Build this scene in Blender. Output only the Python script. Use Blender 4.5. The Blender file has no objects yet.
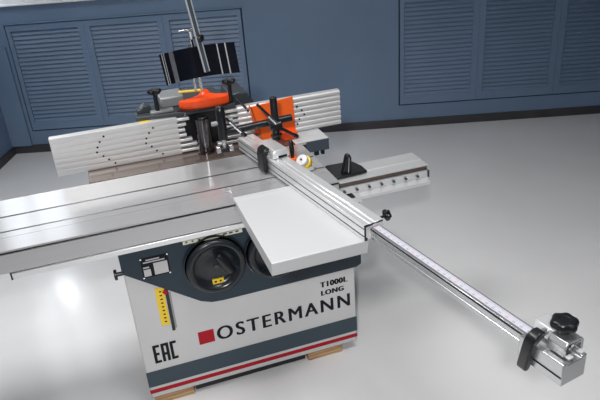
import bpy, bmesh, math, random
from mathutils import Vector, Matrix
random.seed(4)
PI = math.pi
sc = bpy.context.scene
COL = sc.collection

# ------------------------------------------------------------------ materials
MATS = {}
def mat(name, col, rough=0.5, metal=0.0, spec=0.5, noise=None, bump=None, coat=0.0, aniso=0.0, emit=None):
    m = bpy.data.materials.new(name); m.use_nodes = True
    nt = m.node_tree; b = nt.nodes['Principled BSDF']
    b.inputs['Base Color'].default_value = (*col, 1)
    b.inputs['Roughness'].default_value = rough
    b.inputs['Metallic'].default_value = metal
    b.inputs['Specular IOR Level'].default_value = spec
    b.inputs['Coat Weight'].default_value = coat
    b.inputs['Anisotropic'].default_value = aniso
    if emit:
        b.inputs['Emission Color'].default_value = (*emit[0], 1); b.inputs['Emission Strength'].default_value = emit[1]
    tc = nt.nodes.new('ShaderNodeTexCoord')
    if noise:   # (scale xyz, amount, roughness amount)
        s, amt, ramt = noise
        mp = nt.nodes.new('ShaderNodeMapping'); mp.inputs['Scale'].default_value = s
        nt.links.new(tc.outputs['Object'], mp.inputs['Vector'])
        n = nt.nodes.new('ShaderNodeTexNoise'); n.inputs['Scale'].default_value = 1; n.inputs['Detail'].default_value = 5
        nt.links.new(mp.outputs[0], n.inputs['Vector'])
        r = nt.nodes.new('ShaderNodeMapRange'); r.inputs['From Min'].default_value = .3; r.inputs['From Max'].default_value = .7
        r.inputs['To Min'].default_value = 1-amt; r.inputs['To Max'].default_value = 1+amt
        nt.links.new(n.outputs['Fac'], r.inputs['Value'])
        v = nt.nodes.new('ShaderNodeVectorMath'); v.operation = 'SCALE'; v.inputs[0].default_value = col
        nt.links.new(r.outputs[0], v.inputs['Scale']); nt.links.new(v.outputs[0], b.inputs['Base Color'])
        if ramt:
            r2 = nt.nodes.new('ShaderNodeMapRange'); r2.inputs['From Min'].default_value = .3; r2.inputs['From Max'].default_value = .7
            r2.inputs['To Min'].default_value = rough-ramt; r2.inputs['To Max'].default_value = rough+ramt
            nt.links.new(n.outputs['Fac'], r2.inputs['Value']); nt.links.new(r2.outputs[0], b.inputs['Roughness'])
    if bump:
        s, st = bump
        n = nt.nodes.new('ShaderNodeTexNoise'); n.inputs['Scale'].default_value = s; n.inputs['Detail'].default_value = 3
        nt.links.new(tc.outputs['Object'], n.inputs['Vector'])
        bp = nt.nodes.new('ShaderNodeBump'); bp.inputs['Strength'].default_value = st; bp.inputs['Distance'].default_value = .002
        nt.links.new(n.outputs['Fac'], bp.inputs['Height']); nt.links.new(bp.outputs[0], b.inputs['Normal'])
    MATS[name] = m
    return m

M_floor  = mat('grey_epoxy', (.68,.68,.685), .15, 0, .5, ((1.3,1.3,1.3), .04, 0))
M_blue   = mat('blue_paint', (.150,.222,.335), .42, 0, .5, ((2,2,2), .06, .04), (60, .05))
M_white_wall = mat('white_wall_paint', (.70,.71,.72), .7, 0, .3, ((2,2,2), .03, 0))
M_base   = mat('dark_baseboard', (.045,.044,.05), .5, 0, .5, ((6,6,6), .15, 0))
M_gap    = mat('gap_shade', (.03,.05,.09), .7)  # shade of the recess behind the shutters, put into the colour
M_alu    = mat('brushed_aluminium', (.50,.50,.51), .165, .55, .5, ((2,70,70), .02, 0))
M_alu2   = mat('anodised_aluminium', (.80,.805,.815), .28, .6, .5)
M_arm    = mat('satin_aluminium', (.58,.585,.60), .27, .85)
M_fence  = mat('ribbed_aluminium', (.70,.70,.705), .36, .5, .5, ((4,60,60), .02, 0))
M_chrome = mat('chrome', (.85,.85,.87), .10, 1.0)
M_steel  = mat('bright_steel', (.62,.62,.64), .25, .9)
M_cast   = mat('ground_cast_iron', (.15,.115,.10), .20, .6, .5, ((4,60,4), .06, 0))
M_white  = mat('white_powder_coat', (.54,.535,.545), .40, 0, .5, None, (400, .05))
M_wing   = mat('light_grey_powder_coat', (.47,.475,.485), .38, 0, .5, None, (500, .06))
M_navy   = mat('dark_slate_paint', (.017,.031,.046), .38, 0, .35, ((3,3,3), .08, .03))
M_slate  = mat('slate_stripe', (.042,.062,.080), .5, 0, .3)
M_apron  = mat('slate_apron_paint', (.06,.075,.095), .45, 0, .3)
M_red    = mat('red_stripe', (.36,.003,.012), .5, 0, .25)
M_black  = mat('black_plastic', (.007,.008,.010), .28, 0, .5, None, (200, .08))
M_gloss  = mat('black_gloss', (.006,.007,.012), .12, 0, .28)
M_ink    = mat('black_ink', (.006,.007,.011), .6, 0, .2)
M_orange = mat('orange_plastic', (.92,.13,.012), .32, 0, .5)
M_orange2= mat('orange_hood_plastic', (.90,.085,.012), .30, 0, .5)
M_yellow = mat('yellow_label', (.80,.55,.02), .45)
M_cream  = mat('cream_label', (.66,.66,.52), .45)
M_dgrey  = mat('dark_grey_casting', (.035,.042,.048), .45)
M_mgrey  = mat('grey_casting', (.26,.27,.28), .4, .2)
M_plate  = mat('silver_nameplate', (.50,.49,.50), .35, .4)
M_paper  = mat('white_label', (.80,.79,.77), .6)
M_tape   = mat('lilac_white_tape', (.50,.50,.56), .45)
M_tick   = mat('tape_tick_ink', (.22,.22,.30), .6)
M_redtick= mat('tape_red_ink', (.65,.20,.22), .6)

def wood():
    m = bpy.data.materials.new('raw_pine'); m.use_nodes = True; nt = m.node_tree; b = nt.nodes['Principled BSDF']
    tc = nt.nodes.new('ShaderNodeTexCoord'); mp = nt.nodes.new('ShaderNodeMapping'); mp.inputs['Scale'].default_value = (4, 4, 60)
    n = nt.nodes.new('ShaderNodeTexNoise'); n.inputs['Scale'].default_value = 1.5; n.inputs['Detail'].default_value = 6
    r = nt.nodes.new('ShaderNodeValToRGB')
    r.color_ramp.elements[0].color = (.30,.17,.08,1); r.color_ramp.elements[1].color = (.58,.38,.20,1)
    r.color_ramp.elements[0].position = .35; r.color_ramp.elements[1].position = .65
    nt.links.new(tc.outputs['Object'], mp.inputs[0]); nt.links.new(mp.outputs[0], n.inputs[0]); nt.links.new(n.outputs['Fac'], r.inputs[0])
    nt.links.new(r.outputs[0], b.inputs['Base Color']); b.inputs['Roughness'].default_value = .75
    return m
M_wood = wood()

# ------------------------------------------------------------------ builder
class B:
    def __init__(s): s.v = []; s.f = []; s.m = []
    def add(s, vs, fs, m=0):
        o = len(s.v); s.v += [Vector(v) for v in vs]
        for f in fs: s.f.append([o+i for i in f]); s.m.append(m)
        return s
    def box(s, x0, x1, y0, y1, z0, z1, m=0):
        vs = [(x,y,z) for z in (z0,z1) for y in (y0,y1) for x in (x0,x1)]
        return s.add(vs, [(0,2,3,1),(4,5,7,6),(0,1,5,4),(2,6,7,3),(0,4,6,2),(1,3,7,5)], m)
    def prism(s, poly, a0, a1, axis='x', m=0, holes=None):
        # poly: 2-D points; axis x -> (y,z), y -> (x,z), z -> (x,y)
        def P(p, a): return (a,p[0],p[1]) if axis=='x' else (p[0],a,p[1]) if axis=='y' else (p[0],p[1],a)
        n = len(poly)
        vs = [P(p,a0) for p in poly]+[P(p,a1) for p in poly]
        fs = [list(range(n)), list(range(2*n-1, n-1, -1))]+[(i, (i+1)%n+0, (i+1)%n+n, i+n)[::-1] for i in range(n)]
        return s.add(vs, fs, m)
    def cyl(s, p0, p1, r0, r1=None, seg=20, m=0):
        return s.tube([(p0, r0), (p1, r0 if r1 is None else r1)], seg, m)
    def tube(s, prof, seg=20, m=0):
        # prof: list of (point, radius) along a straight or bent axis
        pts = [Vector(p) for p, r in prof]; rr = [r for p, r in prof]; rings = []
        ref = None
        for i, p in enumerate(pts):
            d = (pts[min(i+1,len(pts)-1)]-pts[max(i-1,0)])
            if d.length < 1e-9: d = pts[-1]-pts[0]
            d.normalize()
            if ref is None:
                ref = Vector((0,0,1)) if abs(d.z) < .9 else Vector((1,0,0))
            a = d.cross(ref).normalized(); b = d.cross(a).normalized()
            rings.append([p+a*math.cos(2*PI*k/seg)*rr[i]+b*math.sin(2*PI*k/seg)*rr[i] for k in range(seg)])
        vs = [v for r in rings for v in r]; fs = []
        for i in range(len(pts)-1):
            for k in range(seg):
                k2 = (k+1) % seg
                fs.append((i*seg+k, i*seg+k2, (i+1)*seg+k2, (i+1)*seg+k))
        fs.append(list(range(seg))[::-1]); fs.append([(len(pts)-1)*seg+k for k in range(seg)])
        return s.add(vs, fs, m)
    def lathe(s, prof, origin, axis, seg=48, m=0):
        # prof: (radius, height along axis)
        ax = Vector(axis).normalized(); o = Vector(origin)
        ref = Vector((0,0,1)) if abs(ax.z) < .9 else Vector((1,0,0))
        a = ax.cross(ref).normalized(); b = ax.cross(a).normalized()
        vs = []; fs = []; n = len(prof)
        for r, h in prof:
            for k in range(seg):
                t = 2*PI*k/seg
                vs.append(o+ax*h+(a*math.cos(t)+b*math.sin(t))*max(r,1e-4))
        for i in range(n-1):
            for k in range(seg):
                k2 = (k+1) % seg
                fs.append((i*seg+k, i*seg+k2, (i+1)*seg+k2, (i+1)*seg+k))
        return s.add(vs, fs, m)
    def star(s, c, axis, r, h, lobes=6, depth=.16, seg=72, m=0):
        ax = Vector(axis).normalized(); o = Vector(c)
        ref = Vector((0,0,1)) if abs(ax.z) < .9 else Vector((1,0,0))
        a = ax.cross(ref).normalized(); b = ax.cross(a).normalized()
        prof = [(.0,0),(.72,0),(.95,.16),(1,.35),(1,.68),(.92,.9),(.78,1),(.45,1.0),(.40,.93),(0,.93)]
        vs = []; fs = []
        for q, hh in prof:
            for k in range(seg):
                t = 2*PI*k/seg; w = q*r*(1-(depth*(.5-.5*math.cos(lobes*t)))*min(1,q*q*1.1))
                vs.append(o+ax*h*hh+(a*math.cos(t)+b*math.sin(t))*max(w,1e-4))
        for i in range(len(prof)-1):
            for k in range(seg):
                k2 = (k+1) % seg
                fs.append((i*seg+k, i*seg+k2, (i+1)*seg+k2, (i+1)*seg+k))
        return s.add(vs, fs, m)
    def build(s, name, mats, parent=None, at=None, bevel=0.0, seg=2, angle=35, smooth=True):
        """One mesh object. Coordinates are those of the thing's frame; they are stored relative to its base point."""
        if not isinstance(mats, (list,tuple)): mats = [mats]
        base = Vector(BASE.get(parent.name, (0,0,0))) if parent else Vector(at or (0,0,0))
        me = bpy.data.meshes.new(name)
        me.from_pydata([v-base for v in s.v], [], s.f)
        for m in mats: me.materials.append(m)
        for p, mi in zip(me.polygons, s.m): p.material_index = mi
        bm = bmesh.new(); bm.from_mesh(me); bmesh.ops.remove_doubles(bm, verts=bm.verts, dist=1e-6)
        bmesh.ops.recalc_face_normals(bm, faces=bm.faces); bm.to_mesh(me); bm.free()
        if smooth:
            for p in me.polygons: p.use_smooth = True
            me.set_sharp_from_angle(angle=math.radians(angle))
        o = bpy.data.objects.new(name, me); COL.objects.link(o)
        if parent:
            o.parent = parent; BASE[o.name] = base
        else: o.location = base
        if bevel:
            b = o.modifiers.new('edge', 'BEVEL'); b.width = bevel; b.segments = seg; b.limit_method = 'ANGLE'
            b.angle_limit = math.radians(38); b.harden_normals = False
        return o
BASE = {}
def thing(name, label, cat, base=(0,0,0), rotz=0, origin=(0,0,0), group=None):
    """Empty at the thing's base; base is given in the thing's own frame (rotated by rotz about origin)."""
    o = bpy.data.objects.new(name, None); o.empty_display_size = .05; COL.objects.link(o)
    o.location = Vector(origin)+Matrix.Rotation(rotz,3,'Z') @ Vector(base); o.rotation_euler = (0,0,rotz)
    o['label'] = label; o['category'] = cat
    if group: o['group'] = group
    BASE[o.name] = Vector(base)
    return o
def struct(o, label=None, cat=None):
    o['kind'] = 'structure'
    if label: o['label'] = label
    if cat: o['category'] = cat
    return o

def text(s, name, x0, x1, z0, z1, y, m, parent, bold=0.0, spacing=1.0, label=None):
    cu = bpy.data.curves.new('lettering', 'FONT'); cu.body = s; cu.size = 1; cu.extrude = .004; 
    cu.space_character = spacing; cu.resolution_u = 6
    t = bpy.data.objects.new('lettering', cu); COL.objects.link(t)
    bpy.context.view_layer.update()
    me = bpy.data.meshes.new_from_object(t.evaluated_get(bpy.context.evaluated_depsgraph_get()))
    bpy.data.objects.remove(t); bpy.data.curves.remove(cu)
    xs = [v.co.x for v in me.vertices]; ys = [v.co.y for v in me.vertices]
    base = BASE[parent.name]
    for v in me.vertices:
        fx = (v.co.x-min(xs))/(max(xs)-min(xs)); fz = (v.co.y-min(ys))/(max(ys)-min(ys)); d = v.co.z
        v.co = Vector((x0+fx*(x1-x0), y-.0006-d*.1, z0+fz*(z1-z0)))-base
    me.materials.clear(); me.materials.append(m); me.name = name
    if bold:
        bm = bmesh.new()
        for k in range(-2, 3):
            bm.from_mesh(me); bm.verts.ensure_lookup_table()
            for v in list(bm.verts)[-len(me.vertices):]: v.co += Vector((k*bold*.5, -.00002*k, 0))
        bm.to_mesh(me); bm.free()
    o = bpy.data.objects.new(name, me); COL.objects.link(o); o.parent = parent; BASE[o.name] = base
    if label: o['label'] = label
    return o

# ================================================================== THE ROOM
# room frame: x along the back wall, -y towards the viewer, origin on the back wall's foot
WROT = math.radians(-18.4034); WORG = Vector((3.479, 2.406, 0))
XL, XR, YF, ZC = -4.53, 3.6, -9.0, 4.6
def room(o): o.location = WORG; o.rotation_euler = (0,0,WROT); return o

room(struct(B().box(XL-.1, XR+.1, YF, .15, -.06, 0).build('floor', M_floor, smooth=False), 'smooth glossy grey epoxy floor', 'floor'))
ZLEDGE = 1.325
GROUPS = [(-4.318, [-4.318+.6835*k for k in range(4)]), (-.935, [-.935+.693*k for k in range(4)])]
Z0, Z1 = .205, 1.168
def wall_with_holes():
    b = B()
    holes = [(g[1][0], g[1][-1]) for g in GROUPS]
    xs = [XL] + [q for h in holes for q in h] + [XR]
    for i in range(len(xs)-1):
        if i % 2 == 0: b.box(xs[i], xs[i+1], 0, .12, 0, ZLEDGE)
        else:
            b.box(xs[i], xs[i+1], 0, .12, 0, Z0); b.box(xs[i], xs[i+1], 0, .12, Z1, ZLEDGE)
            b.box(xs[i], xs[i+1], .05, .12, Z0, Z1, 1)
    # upper wall, white, with an opening for the window by the corner
    WX0, WX1, WZ0, WZ1 = -4.526, -4.14, 1.40, 3.0
    b.box(XL, WX0, .0, .12, ZLEDGE, ZC, 2); b.box(WX1, XR, .0, .12, ZLEDGE, ZC, 2)
    b.box(WX0, WX1, .0, .12, ZLEDGE, WZ0, 2); b.box(WX0, WX1, .0, .12, WZ1, ZC, 2)
    return b
room(struct(wall_with_holes().build('wall_back', [M_blue, M_gap, M_white_wall], smooth=False), 'blue painted back wall with louvred shutters', 'wall'))
LW0, LW1 = -.62, -.004
lw = B().box(XL-.12, XL, YF, .12, 0, ZLEDGE)
lw.box(XL-.12, XL, YF, LW0, ZLEDGE, ZC, 1).box(XL-.12, XL, LW1, .12, ZLEDGE, ZC, 1).box(XL-.12, XL, LW0, LW1, ZLEDGE, 1.40, 1).box(XL-.12, XL, LW0, LW1, 3.0, ZC, 1)
room(struct(lw.build('wall_left', [M_blue, M_white_wall], smooth=False), 'blue painted left wall', 'wall'))
room(struct(B().box(XR, XR+.12, YF, .12, 0, ZC).build('wall_right', M_blue, smooth=False), 'blue painted right wall', 'wall'))
room(struct(B().box(XL-.12, XR+.12, YF, .12, ZC, ZC+.1).build('ceiling', M_white_wall, smooth=False), 'white ceiling', 'ceiling'))
room(struct(B().box(XL, XR, -.014, 0, 0, .075).build('baseboard_back', M_base, bevel=.003), 'dark baseboard along the back wall', 'baseboard'))
room(struct(B().box(XL, XL+.014, YF, -.014, 0, .075).build('baseboard_left', M_base, bevel=.003), 'dark baseboard along the left wall', 'baseboard'))
room(struct(B().box(XL, XR, -.050, 0, ZLEDGE, ZLEDGE+.014).build('trim_1', M_white_wall, bevel=.003), 'white sill above the shutters', 'trim'))
# daylight window by the corner
def window(name, b, fr, lab):
    o = room(struct(b.build(name, M_glass, smooth=False), lab, 'window'))
    f = fr.build('window_frame', M_white_wall, o)
    return o
M_glass2 = mat('frosted_glass', (.9,.95,1), .4, emit=((.93,.97,1.0), 1.45))
M_glass = mat('bright_frosted_glass', (.9,.95,1), .4, emit=((.90,.96,1.0), 10.0))
fr = B().box(-4.526,-4.515,.0,.07,1.40,3.0).box(-4.165,-4.14,.0,.07,1.40,3.0).box(-4.515,-4.165,.0,.07,1.40,1.42).box(-4.515,-4.165,.0,.07,1.72,1.75).box(-4.30,-4.27,.0,.07,1.42,1.72).box(-4.515,-4.165,.0,.07,2.975,3.0)
w1 = window('window_1', B().box(-4.515,-4.30,.03,.05,1.42,1.72), fr, 'tall narrow bright window by the left corner')
w1f = B().box(-4.515,-4.165,.03,.05,1.75,2.975).box(-4.27,-4.165,.03,.05,1.42,1.72).build('upper_pane', M_glass2, w1, smooth=False)
fr = B().box(XL-.07,XL,LW0,LW0+.025,1.40,3.0).box(XL-.07,XL,LW1-.010,LW1,1.40,3.0).box(XL-.07,XL,LW0+.025,LW1-.010,1.40,1.425).box(XL-.07,XL,LW0+.025,LW1-.010,2.975,3.0)
w2 = window('window_2', B().box(XL-.05,XL-.03,LW0+.025,LW1-.010,1.425,2.975), fr, 'bright window on the left wall by the corner')
w2.data.materials[0] = mat('side_frosted_glass', (.9,.95,1), .4, emit=((.93,.97,1.0), 1.45))

# louvred shutters, one thing each
SH_LAB = [['blue louvred shutter at the left end of the left row, beside the corner', 'blue louvred shutter in the middle of the left row, behind the left fence',
           'blue louvred shutter at the right end of the left row, behind the dark shield'],
          ['blue louvred shutter nearest the machine in the right row', 'blue louvred shutter in the middle of the right row', 'blue louvred shutter at the far right, cut by the frame']]
for gi, (g0, xs) in enumerate(GROUPS):
    for k in range(3):
        a = xs[k] + (.012 if k == 0 else .0008); c = xs[k+1] - (.012 if k == 2 else .0008)
        z0, z1 = Z0+.012, Z1-.006
        r = thing('louvred_shutter', SH_LAB[gi][k], 'shutter', ((a+c)/2, .04, z0), WROT, WORG, group='louvred shutters on the back wall')
        yf = -.008
        sl, sr_ = (.036 if k == 0 else .052), (.036 if k == 2 else .052)
        f = B().box(a, a+sl, yf, .04, z0, z1).box(c-sr_, c, yf, .04, z0, z1).box(a+sl, c-sr_, yf, .04, z1-.050, z1).box(a+sl, c-sr_, yf, .04, z0, z0+.075)
        f.build('frame', M_blue, r)
        s = B(); n = 22; h0, h1 = z0+.075, z1-.050; p = (h1-h0)/n
        for j in range(n):
            zc = h0+(j+.5)*p
            s.prism([(-.001, zc-p*.50), (.004, zc-p*.52), (.020, zc+p*.50), (.016, zc+p*.53)], a+sl, c-sr_, 'x')
        s.build('slats', M_blue, r)
for ti, (g0, xs) in enumerate(GROUPS):
    room(struct(B().box(xs[0]-.004, xs[-1]+.004, -.020, 0, Z1+.001, Z1+.010).build('trim_%d' % (ti+3), M_blue, bevel=.002), 'slim blue moulding along the top of a shutter row', 'trim'))
# low boxed pilaster in the left corner
room(struct(B().box(XL, -4.345, -.03, 0, .075, .985).build('trim_2', M_blue, bevel=.004), 'boxed pilaster in the left corner', 'trim'))

# ================================================================== THE MACHINE
FZ = .045                                   # cabinet bottom
T = .94                                     # table height
mc = thing('spindle_moulder', 'white and dark slate spindle moulder with two black handwheels and OSTERMANN lettering', 'machine', (.5,.4,FZ))
cab = B().box(0, 1, 0, .80, FZ, .806).box(.03, .97, .46, .80, .806, .872)
cab = cab.build('cabinet', M_white, mc, bevel=.006)
fas = B().prism([(-.004,.808),(-.004,.712),(.285,.497),(.33,.479),(.38,.474),(1.005,.474),(1.03,.486),(1.03,.808)], -.012, 0, 'y')
fas.build('fascia', M_navy, mc, bevel=.003); 
B().box(-.0008, 1.0008, -.0015, 0, .107, .191).build('stripe', M_slate, mc, smooth=False)['label'] = 'slate grey stripe'
B().box(-.0008, 1.0008, -.0015, 0, .071, .091).build('stripe', M_red, mc, smooth=False)['label'] = 'red stripe'
B().box(.249, .319, -.0015, 0, .266, .333).build('red_square', M_red, mc, smooth=False)
text('OSTERMANN', 'maker_lettering', .334, .968, .264, .334, 0, M_ink, mc, bold=.0028, spacing=1.25)
text('T1000L', 'model_lettering', .830, .960, .402, .431, 0, M_ink, mc, bold=.0028, spacing=1.15)
text('LONG', 'model_lettering', .832, .940, .358, .384, 0, M_ink, mc, bold=.0028, spacing=1.15)
# EAC mark: E, A, C in square strokes
e = B(); y0, y1 = -.0015, 0
t = .0125; zb, zt = .229, .325
x = .048; e.box(x, x+t, y0,y1, zb, zt); [e.box(x+t, x+w, y0,y1, q, q+t) for q, w in ((zb,.029),((zb+zt)/2-t/2,.025),(zt-t,.029))]
x = .083; e.box(x, x+t, y0,y1, zb, zt); e.box(x+.021, x+.021+t, y0,y1, zb, zt); e.box(x+t, x+.021, y0,y1, zt-t, zt); e.box(x+t, x+.021, y0,y1, zb+.034, zb+.034+t)
x = .122; e.box(x, x+t, y0,y1, zb, zt); [e.box(x+t, x+.028, y0,y1, q, q+t) for q in (zb, zt-t)]
e.build('conformity_mark', M_ink, mc, smooth=False)
# nameplate
npl = B().box(.074, .184, -.0145, -.0115, .674, .765).build('nameplate', M_ink, mc, smooth=False)
n2 = B().box(.122, .178, -.0155, -.0144, .680, .735)
n2.box(.080, .108, -.0155, -.0144, .680, .712).box(.080,.104,-.0155,-.0144,.718,.724).box(.083,.17,-.0155,-.0144,.742,.747).box(.095,.150,-.0155,-.0144,.752,.757)
n2.build('plate_print', M_plate, npl, smooth=False)
for px, pz in ((.076,.763),(.182,.763),(.076,.676),(.182,.676)): B().cyl((px,-.0115,pz),(px,-.0175,pz),.0035, seg=10).build('rivet', M_chrome, npl)
# sticker strip on the fascia's top edge
st = B().box(.252, .500, -.0145, -.0115, .785, .805).build('sticker', M_cream, mc, smooth=False); st['label'] = 'cream sticker strip'
s2 = B()
for q in range(9): s2.box(.262+q*.026, .262+q*.026+random.uniform(.006,.018), -.0152, -.0144, .791, .798)
s2.build('sticker_print', M_slate, st, smooth=False)
# depth scale
ds = B().box(.107, .142, -.003, 0, .417, .606).build('depth_scale', M_yellow, mc, smooth=False); ds['label'] = 'yellow depth scale'
d2 = B()
for q in range(9): d2.box(.122, .132, -.0036, -.0029, .432+q*.019, .438+q*.019)
d2.build('scale_marks', M_ink, ds, smooth=False)
B().box(.146, .160, -.0025, 0, .378, .60).build('slot', M_black, mc, bevel=.002)
B().box(.160, .168, -.0025, 0, .39, .575).build('slot_edge', M_mgrey, mc, smooth=False)
B().prism([(.135,.582),(.148,.566),(.158,.580),(.150,.596)], -.008, -.002, 'y').build('pointer', M_red, mc, bevel=.001)
# side latch
lt = B().cyl((0,.02,.70),(-.03,.02,.70),.009, seg=16).cyl((-.024,.02,.70),(-.036,.02,.70),.022, seg=20)
lt.build('side_knob', M_black, mc, bevel=.002)
# handwheels
M_dish = mat('dark_wheel_plastic', (.011,.014,.018), .26, 0, .45)
def handwheel(cx, cz):
    w = B(); ax = (0,-1,0); o = (cx, -.012, cz)
    w.lathe([(0,0),(.132,0),(.134,.004),(.134,.010),(.128,.012)], o, ax, 64)              # recess ring on the fascia
    w.lathe([(.086,.018),(.088,.010),(.110,.008),(.121,.014),(.125,.026),(.122,.038),(.112,.044),(.101,.041),(.094,.032),(.088,.022),(.070,.018),(.040,.020),(.022,.024),(0,.025)], o, ax, 72)
    hw = w.build('handwheel', M_dish, mc, angle=50)
    # crank grip, tilted
    p0 = Vector((cx+.008, -.052, cz+.060)); p1 = Vector((cx+.062, -.060, cz-.034)); d = (p1-p0)
    g = B().tube([(p0, .008), (p0+d*.05, .016), (p0+d*.2, .019), (p0+d*.6, .0215), (p0+d*.92, .020), (p1, .010)], 18)
    g.build('crank_handle', M_black, hw)
    B().cyl((p1.x-.006,-.03,p1.z+.012),(p1.x-.006,-.055,p1.z+.012),.011, seg=16).build('crank_pin', M_steel, hw)
    B().cyl((cx,-.030,cz),(cx,-.046,cz),.012, .009, seg=20).build('hub_nut', M_dgrey, hw)
    y = B().box(cx-.024, cx+.024, -.0375, -.030, cz-.086, cz-.064).build('label', M_yellow, hw, smooth=False); y['label'] = 'small yellow label'
    B().box(cx-.016, cx-.006, -.0382, -.0374, cz-.079, cz-.071).box(cx+.006, cx+.014, -.0382, -.0374, cz-.079, cz-.071).build('label_print', M_ink, hw, smooth=False)
    return hw
handwheel(.368, .668)
handwheel(.628, .668)
# cast-iron table with the painted apron
B().box(-.068, .90, .449, 1.0, .925, T).build('machine_table', M_cast, mc, bevel=.0015)
B().box(.9005, 1.072, .449, 1.0, .925, T).build('table_extension', M_wing, mc, bevel=.0015)
B().box(.20, .735, .022, .70, .006, FZ).build('underside_shade', M_black, mc)  # black box standing in for the shade under the cabinet
B().box(-.05, 1.060, .470, .98, .872, .925).build('table_casting', M_apron, mc, bevel=.003)
B().box(.955, 1.0725, .4475, .475, .879, .937).build('table_apron', M_apron, mc, bevel=.002)
B().box(1.0, 1.020, .455, .475, .855, .879).build('apron_foot', M_black, mc)
B().box(1.035, 1.05, .455, .475, .855, .879).build('apron_foot', M_black, mc)
# spindle with its cutter rings
M_gun = mat('gunmetal', (.16,.155,.16), .16, 1.0)
sp = B().lathe([(0,0),(.040,0),(.040,.010),(.032,.012),(.032,.17),(.022,.172),(.022,.181),(0,.181)], (.484,.555,T), (0,0,1), 48)
sp.build('spindle', M_gun, mc)
# fixed guide rail under the sliding table
gr = B().prism([(-.045,.819),(-.045,.842),(.0,.842),(.0,.819)], -.386, 1.03, 'x')
gr.build('lower_rail', M_alu2, mc, bevel=.002)
B().box(-.390, -.384, -.047, .0, .817, .848).build('rail_end_cap', M_black, mc)
B().box(-.386, 1.0, -.038, .0, .8421, .8478).build('deck_gap_shade', M_black, mc, smooth=False)  # black filler painting the shade in the gap below the deck
rail = B().prism([(.150,.808),(.150,.830),(.135,.833),(.135,.838),(.205,.836),(.210,.840),(.30,.840),(.30,.772),(.139,.772),(.139,.808)], -.40, 1.450, 'x')
gl = rail.build('guide_rail', M_alu2, mc, bevel=.0015)
B().box(-.39, 1.449, .1485, .1505, .8085, .8295).build('groove_reflection', M_cast, gl, smooth=False)  # brownish reflection in the groove, drawn as a coloured strip
B().prism([(.10,.752),(.10,.764),(.138,.7718),(.29,.7718),(.29,.752)], -.36, 1.446, 'x').build('rail_foot', M_alu2, gl, bevel=.0015)
for q in range(7):
    B().cyl((1.02+q*.062,.139,.790),(1.02+q*.062,.128,.790),.0065, seg=14).build('bolt', M_apron, gl)
B().box(1.447, 1.452, .13, .18, .775, .808).build('end_cap', M_black, gl)
pl = B().prism([(.98,.166),(1.155,.180),(1.155,.245),(1.135,.318),(1.01,.325),(.98,.30)], .8402, .852, 'z').build('stop_plate', M_black, gl, bevel=.003)
fin = B().prism([(1.035,.85),(1.080,.85),(1.084,.925),(1.078,.940),(1.066,.944),(1.058,.938)], .19, .215, 'y').build('stop_fin', M_black, gl, bevel=.003)
B().prism([(1.062,.85),(1.066,.85),(1.072,.93),(1.069,.932)], .187, .19, 'y').build('fin_edge', M_steel, gl)

# ------------------------------------------------------------------ sliding table
stb = thing('sliding_table', 'long brushed aluminium sliding table with dark T slots in front of the fences', 'table', (.1,.2,.848))
def slot(y, w, d): return [(y-w, T), (y-w, T-d), (y+w, T-d), (y+w, T)]
poly = [(-.045,.848),(-.045,.924),(-.026,.922),(-.026,.933),(-.045,.933),(-.045,T)]
poly += slot(.065,.0012,.002)+slot(.118,.0055,.014)+slot(.259,.0065,.014)+[(.437,T),(.437,.848)]
B().prism(poly, -.80, .925, 'x').build('deck', M_alu, stb)
for ya, yb, za, zb_ in ((-.038,-.0262,.9222,.9328),(.1127,.1233,.9262,.938),(.2527,.2653,.9262,.938)): B().box(-.80, .9245, ya, yb, za, zb_).build('slot_shade', M_black, stb, smooth=False)  # black strips that paint the shade inside the slots
lv = B().tube([((.945,.115,.905),.010),((.93,.09,.91),.012),((.925,.0,.915),.012),((.93,-.03,.91),.009)], 14)
lv.build('lock_lever', M_black, stb)
B().cyl((.9255,.09,.905),(.945,.115,.905),.008, seg=12).build('lever_pivot', M_steel, stb)

# ------------------------------------------------------------------ outrigger table
og = thing('outrigger_table', 'pale grey outrigger table jutting forward from the sliding table over the handwheels', 'table', (.655,-.3,.888))
B().prism([(-.550,.893),(-.56,.946),(-.558,.948),(-.0462,.948),(-.0462,.90)], .480, .828, 'x').build('tabletop', M_wing, og, bevel=.0025)
B().box(.480, .828, -.046, -.012, T+.0004, .948).build('hook_lip', M_wing, og, bevel=.001)

# ------------------------------------------------------------------ crosscut fence  (frame: x across, -y along it towards the viewer)
FR = math.radians(9.905)
ZB = .949
fx = thing('crosscut_fence', 'aluminium crosscut fence lying across the sliding table with a telescopic measuring arm', 'fence', (.74,-.15,ZB), FR)
x0, x1, zt = .704, .784, 1.010
prof = [(x0,ZB),(x0,ZB+.012),(x0+.004,ZB+.013),(x0+.004,ZB+.018),(x0,ZB+.019),(x0,zt-.020),(x0+.004,zt-.019),(x0+.004,zt-.015),(x0,zt-.014),(x0,zt),
        (x0+.016,zt),(x0+.017,zt-.003),(x0+.024,zt-.003),(x0+.025,zt),(x0+.040,zt),(x0+.041,zt-.006),(x0+.047,zt-.006),(x0+.048,zt),(x1,zt),(x1,ZB)]
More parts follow.
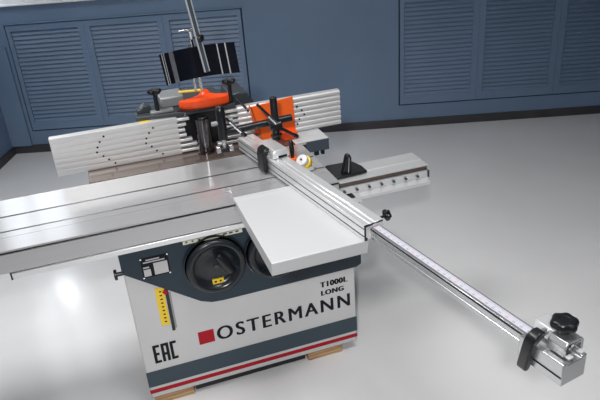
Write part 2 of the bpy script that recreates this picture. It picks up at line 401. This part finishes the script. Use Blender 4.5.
# profile is open at the front end where the arm slides in: built as a tube-like extrusion with an end wall
B().prism(prof, -.690, .372, 'y').build('fence_profile', M_alu2, fx, bevel=.0008, seg=1)
for qa, qb in ((ZB+.0131,ZB+.0179),(zt-.0189,zt-.0151)): B().box(x0+.0015, x0+.0041, -.6895, .372, qa, qb).build('slot_shade', M_slate, fx, smooth=False)  # dark strips drawing the shadow lines along the fence's side
ec = B().box(x0+.001, x0+.006, -.694, -.690, ZB+.004, zt-.002).box(x0+.001, x0+.034, -.694, -.690, zt-.008, zt-.002).box(x0+.034, x1-.004, -.694, -.690, zt-.005, zt-.002).box(x0+.001, x0+.012, -.694, -.690, ZB, ZB+.010)
ec.build('end_gasket', M_black, fx, smooth=False)
ax0, ax1, az0, az1 = .730, .770, .950, .992
arm = [(ax0,az0),(ax0,az0+.012),(ax0+.003,az0+.014),(ax0+.003,az0+.017),(ax0,az0+.019),(ax0,az1-.009),(ax0+.003,az1-.008),(ax0+.003,az1-.004),(ax0,az1-.003),(ax0+.001,az1),(ax1,az1),(ax1,az0)]
armo = B().prism(arm, -1.50, -.60, 'y'); armo = armo.build('telescopic_arm', M_arm, fx, bevel=.0008, seg=1)
B().box(ax0+.0005, ax0+.0032, -1.384, -.69, az1-.0078, az1-.0045).build('arm_groove', M_ink, armo, smooth=False)
tp = B().box(ax0+.010, ax1-.006, -1.40, -.694, az1, az1+.0008).build('scale_tape', M_tape, armo, smooth=False)
tk = B(); y = -.70; i = 0
while y > -1.39:
    L = .012 if i % 10 == 0 else .009 if i % 5 == 0 else .006
    tk.box(ax1-.006-L, ax1-.0065, y-.0005, y+.0005, az1+.0008, az1+.0011, 1 if i % 20 == 0 else 0)
    if i % 5 == 0:
        mm = 1 if i % 20 == 0 else 0
        tk.box(ax0+.0135, ax0+.0185, y-.0035, y-.0010, az1+.0008, az1+.0011, mm).box(ax0+.0135, ax0+.0185, y+.0012, y+.0034, az1+.0008, az1+.0011, mm)
    y -= .005; i += 1
tk.build('tape_marks', [M_tick, M_redtick], armo, smooth=False)
eb = B().prism([(.702,.944),(.702,1.008),(.718,1.008),(.718,1.002),(.765,1.002),(.765,1.008),(.782,1.008),(.782,.944)], -1.520, -1.385, 'y')
eb.build('end_block', M_arm, fx, bevel=.002)
B().box(.7008, .7022, -1.518, -1.408, .966, .970).build('block_groove', M_ink, fx, smooth=False)
# locking screw on the fence's right side
B().cyl((.775,-.665,1.000),(.815,-.665,1.004),.005, seg=12).build('lock_screw', M_black, fx)
B().star((.808,-.665,1.0035), (1,0,.09), .022, .018, 5, .30).build('star_knob', M_black, fx)
# angle dial and small clamp lever at the fence's fixing point
DC = Vector((.838,-.022,.985)); DA = Vector((-.62,-.30,.72)).normalized()
B().lathe([(0,-.004),(.024,-.004),(.027,.0),(.027,.012),(.025,.016),(.010,.018),(0,.018)], DC, DA, 40).build('angle_dial', M_white, fx, angle=50)
B().lathe([(0,-.030),(.028,-.030),(.032,-.026),(.032,-.006),(.029,-.0045),(0,-.0045)], DC, DA, 40).build('dial_scale', M_yellow, fx, angle=50)
B().tube([(DC+DA*.0185,.005),(DC+DA*.023,.0045)], 20).build('dial_screw', M_black, fx)
B().box(.790, .875, -.05, .035, .945, .960).build('dial_foot', M_alu2, fx, bevel=.002)
B().tube([((.822,.045,.972),.009),((.822,.045,1.0),.008),((.822,.045,1.015),.011),((.822,.049,1.055),.0095),((.822,.051,1.066),.006)], 16).build('clamp_grip', M_black, fx)
B().lathe([(0,0),(.020,0),(.020,.012),(.012,.014),(0,.014)], (.822,.045,.972), (0,0,1), 28).build('clamp_collar', M_orange, fx)

# ------------------------------------------------------------------ flip stops (carriage, swinging arm, knob)
def flip_stop(label, yc, with_knob):
    r = thing('flip_stop', label, 'stop', (.745, yc, 1.0105), FR, group='flip stops on the crosscut fence')
    return r
# near end
f1 = flip_stop('black flip stop with a star knob at the near end of the measuring arm', -1.43, True)
zc = 1.0095
cs = [(.722,zc),(.722,zc+.026),(.732,zc+.038),(.778,zc+.038),(.788,zc+.028),(.788,zc),(.780,zc),(.780,zc+.024),(.775,zc+.031),(.736,zc+.031),(.730,zc+.024),(.730,zc)]
B().prism(cs, -1.502, -1.452, 'y').build('carriage', M_arm, f1, bevel=.0012)
B().prism([(.7315,zc+.002),(.7785,zc+.002),(.7785,zc+.023),(.774,zc+.029),(.737,zc+.029),(.7315,zc+.023)], -1.488, -1.454, 'y').build('carriage_core', M_black, f1)
B().cyl((.757,-1.488,zc+.014),(.757,-1.496,zc+.014),.006, seg=16).build('clamp_screw', M_chrome, f1)
B().box(.726,.742,-1.515,-1.502,zc-.0010,zc+.004).build('guide_lug', M_white, f1, bevel=.001)
B().box(.766,.780,-1.515,-1.502,zc-.0010,zc+.004).build('guide_lug', M_white, f1, bevel=.001)
B().cyl((.757,-1.466,zc+.036),(.757,-1.466,zc+.050),.007, seg=14).build('knob_stem', M_black, f1)
B().lathe([(.016,0),(.018,.010),(.020,.018),(0,.018)], (.757,-1.466,zc+.042), (0,0,1), 30).build('knob_collar', M_black, f1)
B().star((.757,-1.466,zc+.054), (0,0,1), .034, .022, 6, .14).build('star_knob', M_black, f1)
def flip_arm(r, ya, yb, xo, top, zlow, xr, lean=0.0):
    # thick inverted-L arm: lies on top, bends over the left edge and hangs down
    pts = [(xr,top),(xo+.010,top),(xo-.006,top-.010),(xo-.012,top-.028),(xo-.012,zlow+.012),(xo-.008,zlow),(xo+.004,zlow),(xo+.008,zlow+.012),(xo+.009,top-.036),(xo+.018,top-.022),(xr,top-.018)]
    b = B().prism(pts, ya, yb, 'y')
    for v in b.v: v.y -= (v.z-zlow)*lean
    return b.build('swing_arm', M_black, r, bevel=.005, seg=3)
flip_arm(f1, -1.428, -1.398, .694, 1.050, .928, .722, .16)
B().cyl((.712,-1.430,1.034),(.7425,-1.430,1.034),.009, seg=18).build('pivot', M_steel, f1)
B().box(.742,.786,-1.451,-1.392,1.0098,1.046).build('pivot_block', M_alu2, f1, bevel=.002)
# far one, with the clamp standing on it
f2 = flip_stop('black flip stop on the white block under the workpiece clamp', .09, False)
B().prism([(.714,zc+.002),(.714,zc+.026),(.726,zc+.040),(.784,zc+.040),(.794,zc+.028),(.794,zc+.002)], .015, .170, 'y').build('carriage', M_alu2, f2, bevel=.003)
B().box(.740,.780,.011,.0155,zc+.006,zc+.013).build('carriage_slot', M_ink, f2)
flip_arm(f2, .040, .105, .690, 1.058, .945, .713)
B().cyl((.700,.066,1.0),(.711,.066,1.03),.010, seg=14).build('pivot', M_steel, f2)

# ------------------------------------------------------------------ workpiece clamp
cb = (.762,.275,1.0505)
cl = thing('workpiece_clamp', 'black workpiece clamp with column, crossbar and levers before the orange plate', 'clamp', cb)
B().tube([(cb,.020),((cb[0],cb[1],1.058),.020),((cb[0],cb[1],1.060),.013),((cb[0],cb[1],1.085),.013)], 22).build('column_foot', M_black, cl)
B().star((cb[0],cb[1],1.062), (0,0,1), .026, .014, 4, .3).build('foot_knob', M_black, cl)
B().cyl((cb[0],cb[1],1.08),(cb[0],cb[1],1.243),.0165, seg=28).build('column', M_black, cl, bevel=.002)
BA, BB = Vector((.852,.318,1.122)), Vector((.545,.318,1.108))
B().cyl(BA, BB, .0165, seg=28).build('crossbar', M_black, cl, bevel=.003)
B().tube([((cb[0]-.028,.270,1.112),.022),((cb[0]+.026,.270,1.116),.022)], 22).box(cb[0]-.022, cb[0]+.022, .268, .305, 1.085, 1.140).build('boss', M_black, cl, bevel=.004)
def tbar(p0, p1, r, tips=True):
    p0, p1 = Vector(p0), Vector(p1); d = (p1-p0).normalized()
    lo = B().cyl(p0, p1, r, seg=14).build('lever', M_black, cl)
    return lo
def ball(p, d, r): 
    d = Vector(d).normalized(); p = Vector(p)
    return B().tube([(p-d*r*1.4, r*.7), (p-d*r*.9, r), (p+d*r*.9, r), (p+d*r*1.4, r*.7)], 16)
LA0, LA1 = (.684,.26,1.228), (.758,.24,1.135)
tbar(LA0, LA1, .0065); B().cyl((.728,.2475,1.172),(.757,.2385,1.135),.0075, seg=14).build('lever_sleeve', M_chrome, cl)
LB0, LB1 = (.775,.245,1.108), (.850,.27,1.050)
tbar(LB0, LB1, .0075); ball(LB1, Vector(LB1)-Vector(LB0), .0095).build('lever_tip', M_black, cl)
# press cylinder at the crossbar's left end
PX, PY = .532, .318
B().tube([((PX,PY,1.08),.020),((PX,PY,1.205),.021),((PX,PY,1.222),.018),((PX,PY,1.23),.010)], 28).build('press_grip', M_black, cl)
B().tube([((PX,PY,1.03),.009),((PX,PY,1.08),.010)], 16).build('press_rod', M_steel, cl)
for q in (-.028, .028): B().box(PX+q-.010, PX+q+.010, PY-.014, PY+.014, 1.020, 1.050).build('press_shoe', M_steel, cl, bevel=.004)
B().box(PX-.018, PX+.018, PY-.012, PY+.012, 1.018, 1.040).build('press_block', M_black, cl, bevel=.002)
B().cyl((PX-.045,PY,1.155),(PX-.018,PY,1.155),.010, seg=14).build('press_screw', M_mgrey, cl)
B().cyl((PX+.02,PY,1.16),(PX+.05,PY,1.16),.008,seg=14).build('press_screw', M_mgrey, cl)
LC0, LC1 = (.548,.29,1.180), (.617,.285,1.096)
tbar(LC0, LC1, .0062); B().cyl((.560,.283,1.166),(.606,.28,1.110),.0068, seg=14).build('lever_sleeve', M_chrome, cl)
ball(LC1, Vector(LC1)-Vector(LC0), .0095).build('lever_tip', M_black, cl)

# ------------------------------------------------------------------ ribbed fence plates
YF0 = .592
ROWS = 7; ZF0 = T+.001; RH = .0259
def row_poly(z, flat=False):
    if flat: return [(YF0+.034, z+.001), (YF0+.002, z+.0002), (YF0+.0005, z+.0008), (YF0, z+.002), (YF0, z+RH-.003), (YF0+.0005, z+RH-.0012), (YF0+.002, z+RH-.0004), (YF0+.034, z+RH-.001)]
    # rounded rib: front at YF0, valley towards the back
    return [(YF0+.034, z+.001), (YF0+.010, z+.0005), (YF0+.0045, z+.003), (YF0+.0012, z+.007), (YF0, z+.0115), (YF0+.0008, z+RH-.0095), (YF0+.004, z+RH-.005), (YF0+.010, z+RH-.0008), (YF0+.034, z+RH-.001)]
def tooth_poly(z):
    return [(YF0+.030, z+.005), (YF0+.002, z+.005), (YF0, z+.007), (YF0, z+RH-.009), (YF0+.002, z+RH-.007), (YF0+.030, z+RH-.007)]
def fence(name, label, xa, xb, toothx, side, holes):
    r = thing(name, label, 'fence', ((xa+xb)/2, YF0+.02, ZF0), group='ribbed aluminium fence plates')
    b = B().box(xa, xb, YF0+(.0018 if side > 0 else .009), YF0+.036, ZF0, ZF0+ROWS*RH)
    for k in range(ROWS): b.prism(row_poly(ZF0+k*RH, side > 0), xa, xb, 'x')
    for hx, hz in holes: b.cyl((hx, YF0+.006, hz), (hx, YF0-.0008, hz), .0050, seg=12, m=1)
    b.build('plate', [M_fence, M_ink], r, angle=30)
    for k in range(ROWS):
        tx = toothx[k]; z = ZF0+k*RH
        t_ = B().prism(tooth_poly(z), min(xb if side > 0 else tx, tx if side > 0 else xa), max(xb if side > 0 else tx, tx if side > 0 else xa), 'x')
        t_.build('tooth', M_fence, r, bevel=.001)
    return r
HL = [(0.033,1.093),(0.011,1.070),(-0.003,1.046),(-0.010,1.023),(0.014,1.000),(0.035,0.979),(0.060,0.956)]
HR = [(0.258,1.093),(0.236,1.072),(0.219,1.048),(0.214,1.025),(0.237,1.004),(0.257,0.980),(0.282,0.958)]
fence('fence_plate', 'long ribbed aluminium fence plate on the left with two arcs of dark holes', -.2, .372, [.476,.452,.432,.408,.404,.412,.430], 1, HL+HR)
HRR = [(0.966,1.075),(0.990,1.053),(1.001,1.029),(0.974,1.008),(0.963,0.984),(0.717,1.096)]
fence('fence_plate', 'ribbed aluminium fence plate on the right behind the orange guard plate', .665, 1.198, [.55,.57,.585,.60,.60,.59,.58], -1, HRR)
# orange guard plate
gp = thing('guard_plate', 'bright orange guard plate leaning before the right fence behind the clamp', 'guard', (.83,.55,T+.001))
B().prism([(.762,T+.001),(.934,T+.001),(.931,1.148),(.716,1.130)], .535, .543, 'y').build('plate', M_orange, gp, bevel=.0015)
B().add([(.716,.535,1.130),(.716,.570,1.130),(.735,.570,.99),(.75,.535,.985),(.722,.535,1.130),(.722,.570,1.130),(.741,.570,.99),(.756,.535,.985)],
        [(0,1,2,3),(7,6,5,4),(0,4,5,1),(1,5,6,2),(2,6,7,3),(3,7,4,0)]).build('side_flange', M_orange, gp)
B().prism([(.86,T+.001),(.934,T+.001),(.934,T+.035),(.86,T+.045)], .508, .535, 'y').build('foot_flange', M_orange2, gp, bevel=.002)

# ------------------------------------------------------------------ spindle hood
hd = thing('spindle_hood', 'dark spindle hood with a rounded orange cap and star knobs between the two fences', 'hood', (.5,.75,T+.001))
B().prism([(.385,.668),(.60,.668),(.62,.69),(.62,.93),(.385,.93)], T+.001, 1.122, 'z').build('housing', M_black, hd, bevel=.004)
B().prism([(.19,.634),(.42,.600),(.66,.600),(.665,.66),(.62,.95),(.40,.95),(.30,.80),(.20,.72)], 1.1235, 1.142, 'z').build('top_plate', M_dgrey, hd, bevel=.003)
B().prism([(.60,.94),(.665,1.155),(.70,1.165),(.745,1.155),(.80,1.07),(.80,.94)], .70, .93, 'y').build('rear_shroud', M_dgrey, hd, bevel=.006)
B().prism([(.205,1.1425),(.270,1.1425),(.270,1.172),(.240,1.178),(.222,1.160),(.205,1.158)], .68, .74, 'y').build('adjuster_box', M_dgrey, hd, bevel=.003)
B().box(.32, .435, .70, .84, 1.1425, 1.195).build('rear_duct', M_mgrey, hd, bevel=.008)
B().box(.262, .37, .63, .665, 1.1425, 1.156).build('clamp_shoe', M_mgrey, hd, bevel=.003)
B().box(.200, .250, .603, .628, 1.1180, 1.1230).build('yellow_tab', M_yellow, hd, bevel=.002)
B().tube([((.405,.64,1.228),.006),((.52,.62,1.226),.006)], 10).build('yellow_rod', M_yellow, hd)
for (kx, ky, kz) in ((.297,.645,1.240), (.646,.62,1.240)):
    B().cyl((kx,ky,1.142),(kx,ky,kz),.010, seg=16).build('knob_stem', M_black, hd)
    B().star((kx,ky,kz-.004), (0,0,1), .034, .022, 5, .34).build('star_knob', M_black, hd)
# orange cap : bowed front, raised hump in the middle
cap = B(); cx, cy = .528, .645
N = 40
def cap_ring(s, z, hump=0):
    out = []
    for k in range(N+1):
        a = PI+PI*k/N
        out.append((cx+.128*s*math.cos(a), cy+.052*s*math.sin(a), z))
    return out
rings = [cap_ring(.97,1.147), cap_ring(1.0,1.152), cap_ring(1.0,1.178), cap_ring(.98,1.183), cap_ring(.80,1.187), cap_ring(.42,1.192), cap_ring(.22,1.200), cap_ring(.12,1.218), cap_ring(.07,1.222), cap_ring(.02,1.223)]
vs = [v for r in rings for v in r]; fs = []
W_ = N+1
for i in range(len(rings)-1):
    for k in range(N): fs.append((i*W_+k, i*W_+k+1, (i+1)*W_+k+1, (i+1)*W_+k))
fs.append([k for k in range(W_)])                                   # underside
fs.append([i*W_ for i in range(len(rings))]+[i*W_+N for i in range(len(rings)-1,-1,-1)])   # back face
cap.add(vs, fs); cap.build('cap', M_orange2, hd, angle=32)
B().prism([(.385,.615),(.45,.580),(.58,.580),(.64,.610),(.64,.66),(.385,.66)], 1.1425, 1.1468, 'z').build('cap_seat', M_black, hd)
B().cyl((.385,.60,1.05),(.42,.60,1.135),.004, seg=10).build('stay', M_chrome, hd)
B().cyl((.66,.57,1.175),(.70,.545,1.125),.006, seg=12).build('stay', M_black, hd)
# ------------------------------------------------------------------ safety shield with its rods
sh = thing('safety_shield', 'curved glossy black safety shield hung on tilted chrome rods above the orange cap', 'shield', (.51,.60,1.2335))
def arc_y(x): return   .495-.040*((x-.497)/.165)**2
def panel(xa, xb, z0a, z1a, y_off, th, n=24):
    b = B(); vs = []
    for i in range(n+1):
        x = xa+(xb-xa)*i/n; y = arc_y(x)+y_off
        lean = .011
        zt_ = 1.452+.010*(x-.33)/.32; zb_ = 1.316+.008*(x-.33)/.32
        if z1a is not None: zt_ = z1a
        vs += [(x+lean*.5, y, zb_+z0a), (x-lean*.5, y, zt_), (x-lean*.5, y+th, zt_), (x+lean*.5, y+th, zb_+z0a)]
    fs = []
    for i in range(n):
        o = i*4
        for k in range(4): fs.append((o+k, o+(k+1)%4, o+4+(k+1)%4, o+4+k))
    fs.append((0,1,2,3)); fs.append(tuple(n*4+k for k in (3,2,1,0)))
    return b.add(vs, fs)
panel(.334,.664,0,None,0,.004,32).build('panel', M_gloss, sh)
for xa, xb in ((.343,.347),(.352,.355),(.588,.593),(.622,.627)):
    panel(xa,xb,0,None,-.0012,.0014,2).build('reflection_strip', M_alu2, sh)  # thin pale strips drawn in place of reflections on the panel
panel(.376,.396,0,None,-.0012,.0014,4).build('wide_reflection', M_steel, sh)  # broader reflection on the panel, also drawn as a strip
# front bar
def slant_bar(x0, z0, x1, z1, y0, y1, w, name, m):
    b = B(); d = Vector((x1-x0, 0, z1-z0)).normalized(); nrm = Vector((d.z,0,-d.x))*w/2
    vs = []
    for (x,z) in ((x0,z0),(x1,z1)):
        for yy in (y0,y1):
            for s_ in (-1,1): vs.append(Vector((x,yy,z))+nrm*s_)
    b.add(vs, [(0,1,3,2),(4,6,7,5),(0,4,5,1),(2,3,7,6),(0,2,6,4),(1,5,7,3)])
    return b.build(name, m, sh, bevel=.0015)
slant_bar(.527,1.345,.47,1.80,.470,.484,.026,'hanger_bar',M_alu2)
slant_bar(.5275,1.3445,.4705,1.80,.4692,.4700,.015,'bar_groove',M_slate)
B().cyl((.487,.486,1.500),(.510,.476,1.496),.006, seg=12).build('clamp_bolt', M_black, sh)
B().star((.510,.468,1.497), (.6,-.8,0), .019, .018, 5, .3).build('clamp_knob', M_black, sh)
B().tube([((.484,.53,1.520),.010),((.500,.565,1.36),.010),((.512,.60,1.2338),.008)], 16).build('rod', M_chrome, sh)
B().cyl((.436,.530,1.524),(.494,.530,1.528),.0035, seg=12).build('rod_handle', M_chrome, sh)
B().tube([((.470,.54,1.46),.006),((.482,.60,1.2338),.006)], 14).build('rod', M_chrome, sh)

# ------------------------------------------------------------------ timber blocks under the cabinet
for xa, xb, lab in ((.012,.19,'raw pine block under the left front corner of the white cabinet'), (.746,.922,'raw pine block under the right front corner of the white cabinet')):
    o = B().box(xa, xb, .004, .60, 0, FZ-.0005).build('timber_block', M_wood, at=((xa+xb)/2,.3,0), bevel=.003)
    o['label'] = lab; o['category'] = 'block'; o['group'] = 'timber blocks under the machine'

# ================================================================== camera
f, pitch, roll, yaw = 629.72, .459118, .078366, .321197
cp, spn = math.cos(pitch), math.sin(pitch); cr, sr = math.cos(roll), math.sin(roll)
fwd = Vector((0,cp,-spn)); down = Vector((0,-spn,-cp)); right = Vector((1,0,0))
r2 = right*cr+down*sr; d2 = -right*sr+down*cr
yaw = .2948
Rz = Matrix.Rotation(-yaw, 3, 'Z')
r2, d2, fwd = Rz@r2, Rz@d2, Rz@fwd
cam = bpy.data.cameras.new('camera'); co = bpy.data.objects.new('camera', cam); COL.objects.link(co)
mw = Matrix(((r2.x,-d2.x,-fwd.x,.072),(r2.y,-d2.y,-fwd.y,-2.28),(r2.z,-d2.z,-fwd.z,2.045),(0,0,0,1)))
co.matrix_world = mw
cam.sensor_width = 36; cam.lens = f*36/600; cam.clip_start = .02
sc.camera = co

# ================================================================== light
def area(name, loc, target, size, power, col=(1,1,1), sy=None):
    l = bpy.data.lights.new(name, 'AREA'); l.energy = power; l.color = col; l.size = size
    if sy: l.shape = 'RECTANGLE'; l.size_y = sy
    o = bpy.data.objects.new(name, l); COL.objects.link(o); o.location = loc
    o.rotation_euler = (Vector(target)-Vector(loc)).to_track_quat('-Z','Y').to_euler()
    return o
k = area('key_lamp', (-.36,-3.02,2.78), (.62,-.1,.55), .13, 17, (1,.985,.96)); k.data.spread = math.radians(85)
cl2 = area('overhead_fill', (1.1,-1.1,4.55), (1.1,-1.0,0), 1.4, 26, (1,.99,.98), 1.0); cl2.data.spread = math.radians(100)  # unseen fill, added to brighten the arm and the floor at right
area('overhead_fill', (-.9,.4,4.55), (-.6,.4,0), 1.6, 53, (1,.99,.98), 1.2).data.spread = math.radians(108)  # broad overhead light, unseen, lifting the level of the room
w = bpy.data.worlds.new('world'); sc.world = w; w.use_nodes = True
w.node_tree.nodes['Background'].inputs[0].default_value = (.75,.82,.95,1); w.node_tree.nodes['Background'].inputs[1].default_value = .11

sc.view_settings.view_transform = 'Standard'; sc.view_settings.look = 'None'
sc.view_settings.exposure = 0; sc.view_settings.gamma = 1; sc.view_settings.use_curve_mapping = False
sc.cycles.use_denoising = True
sc.cycles.max_bounces = 8
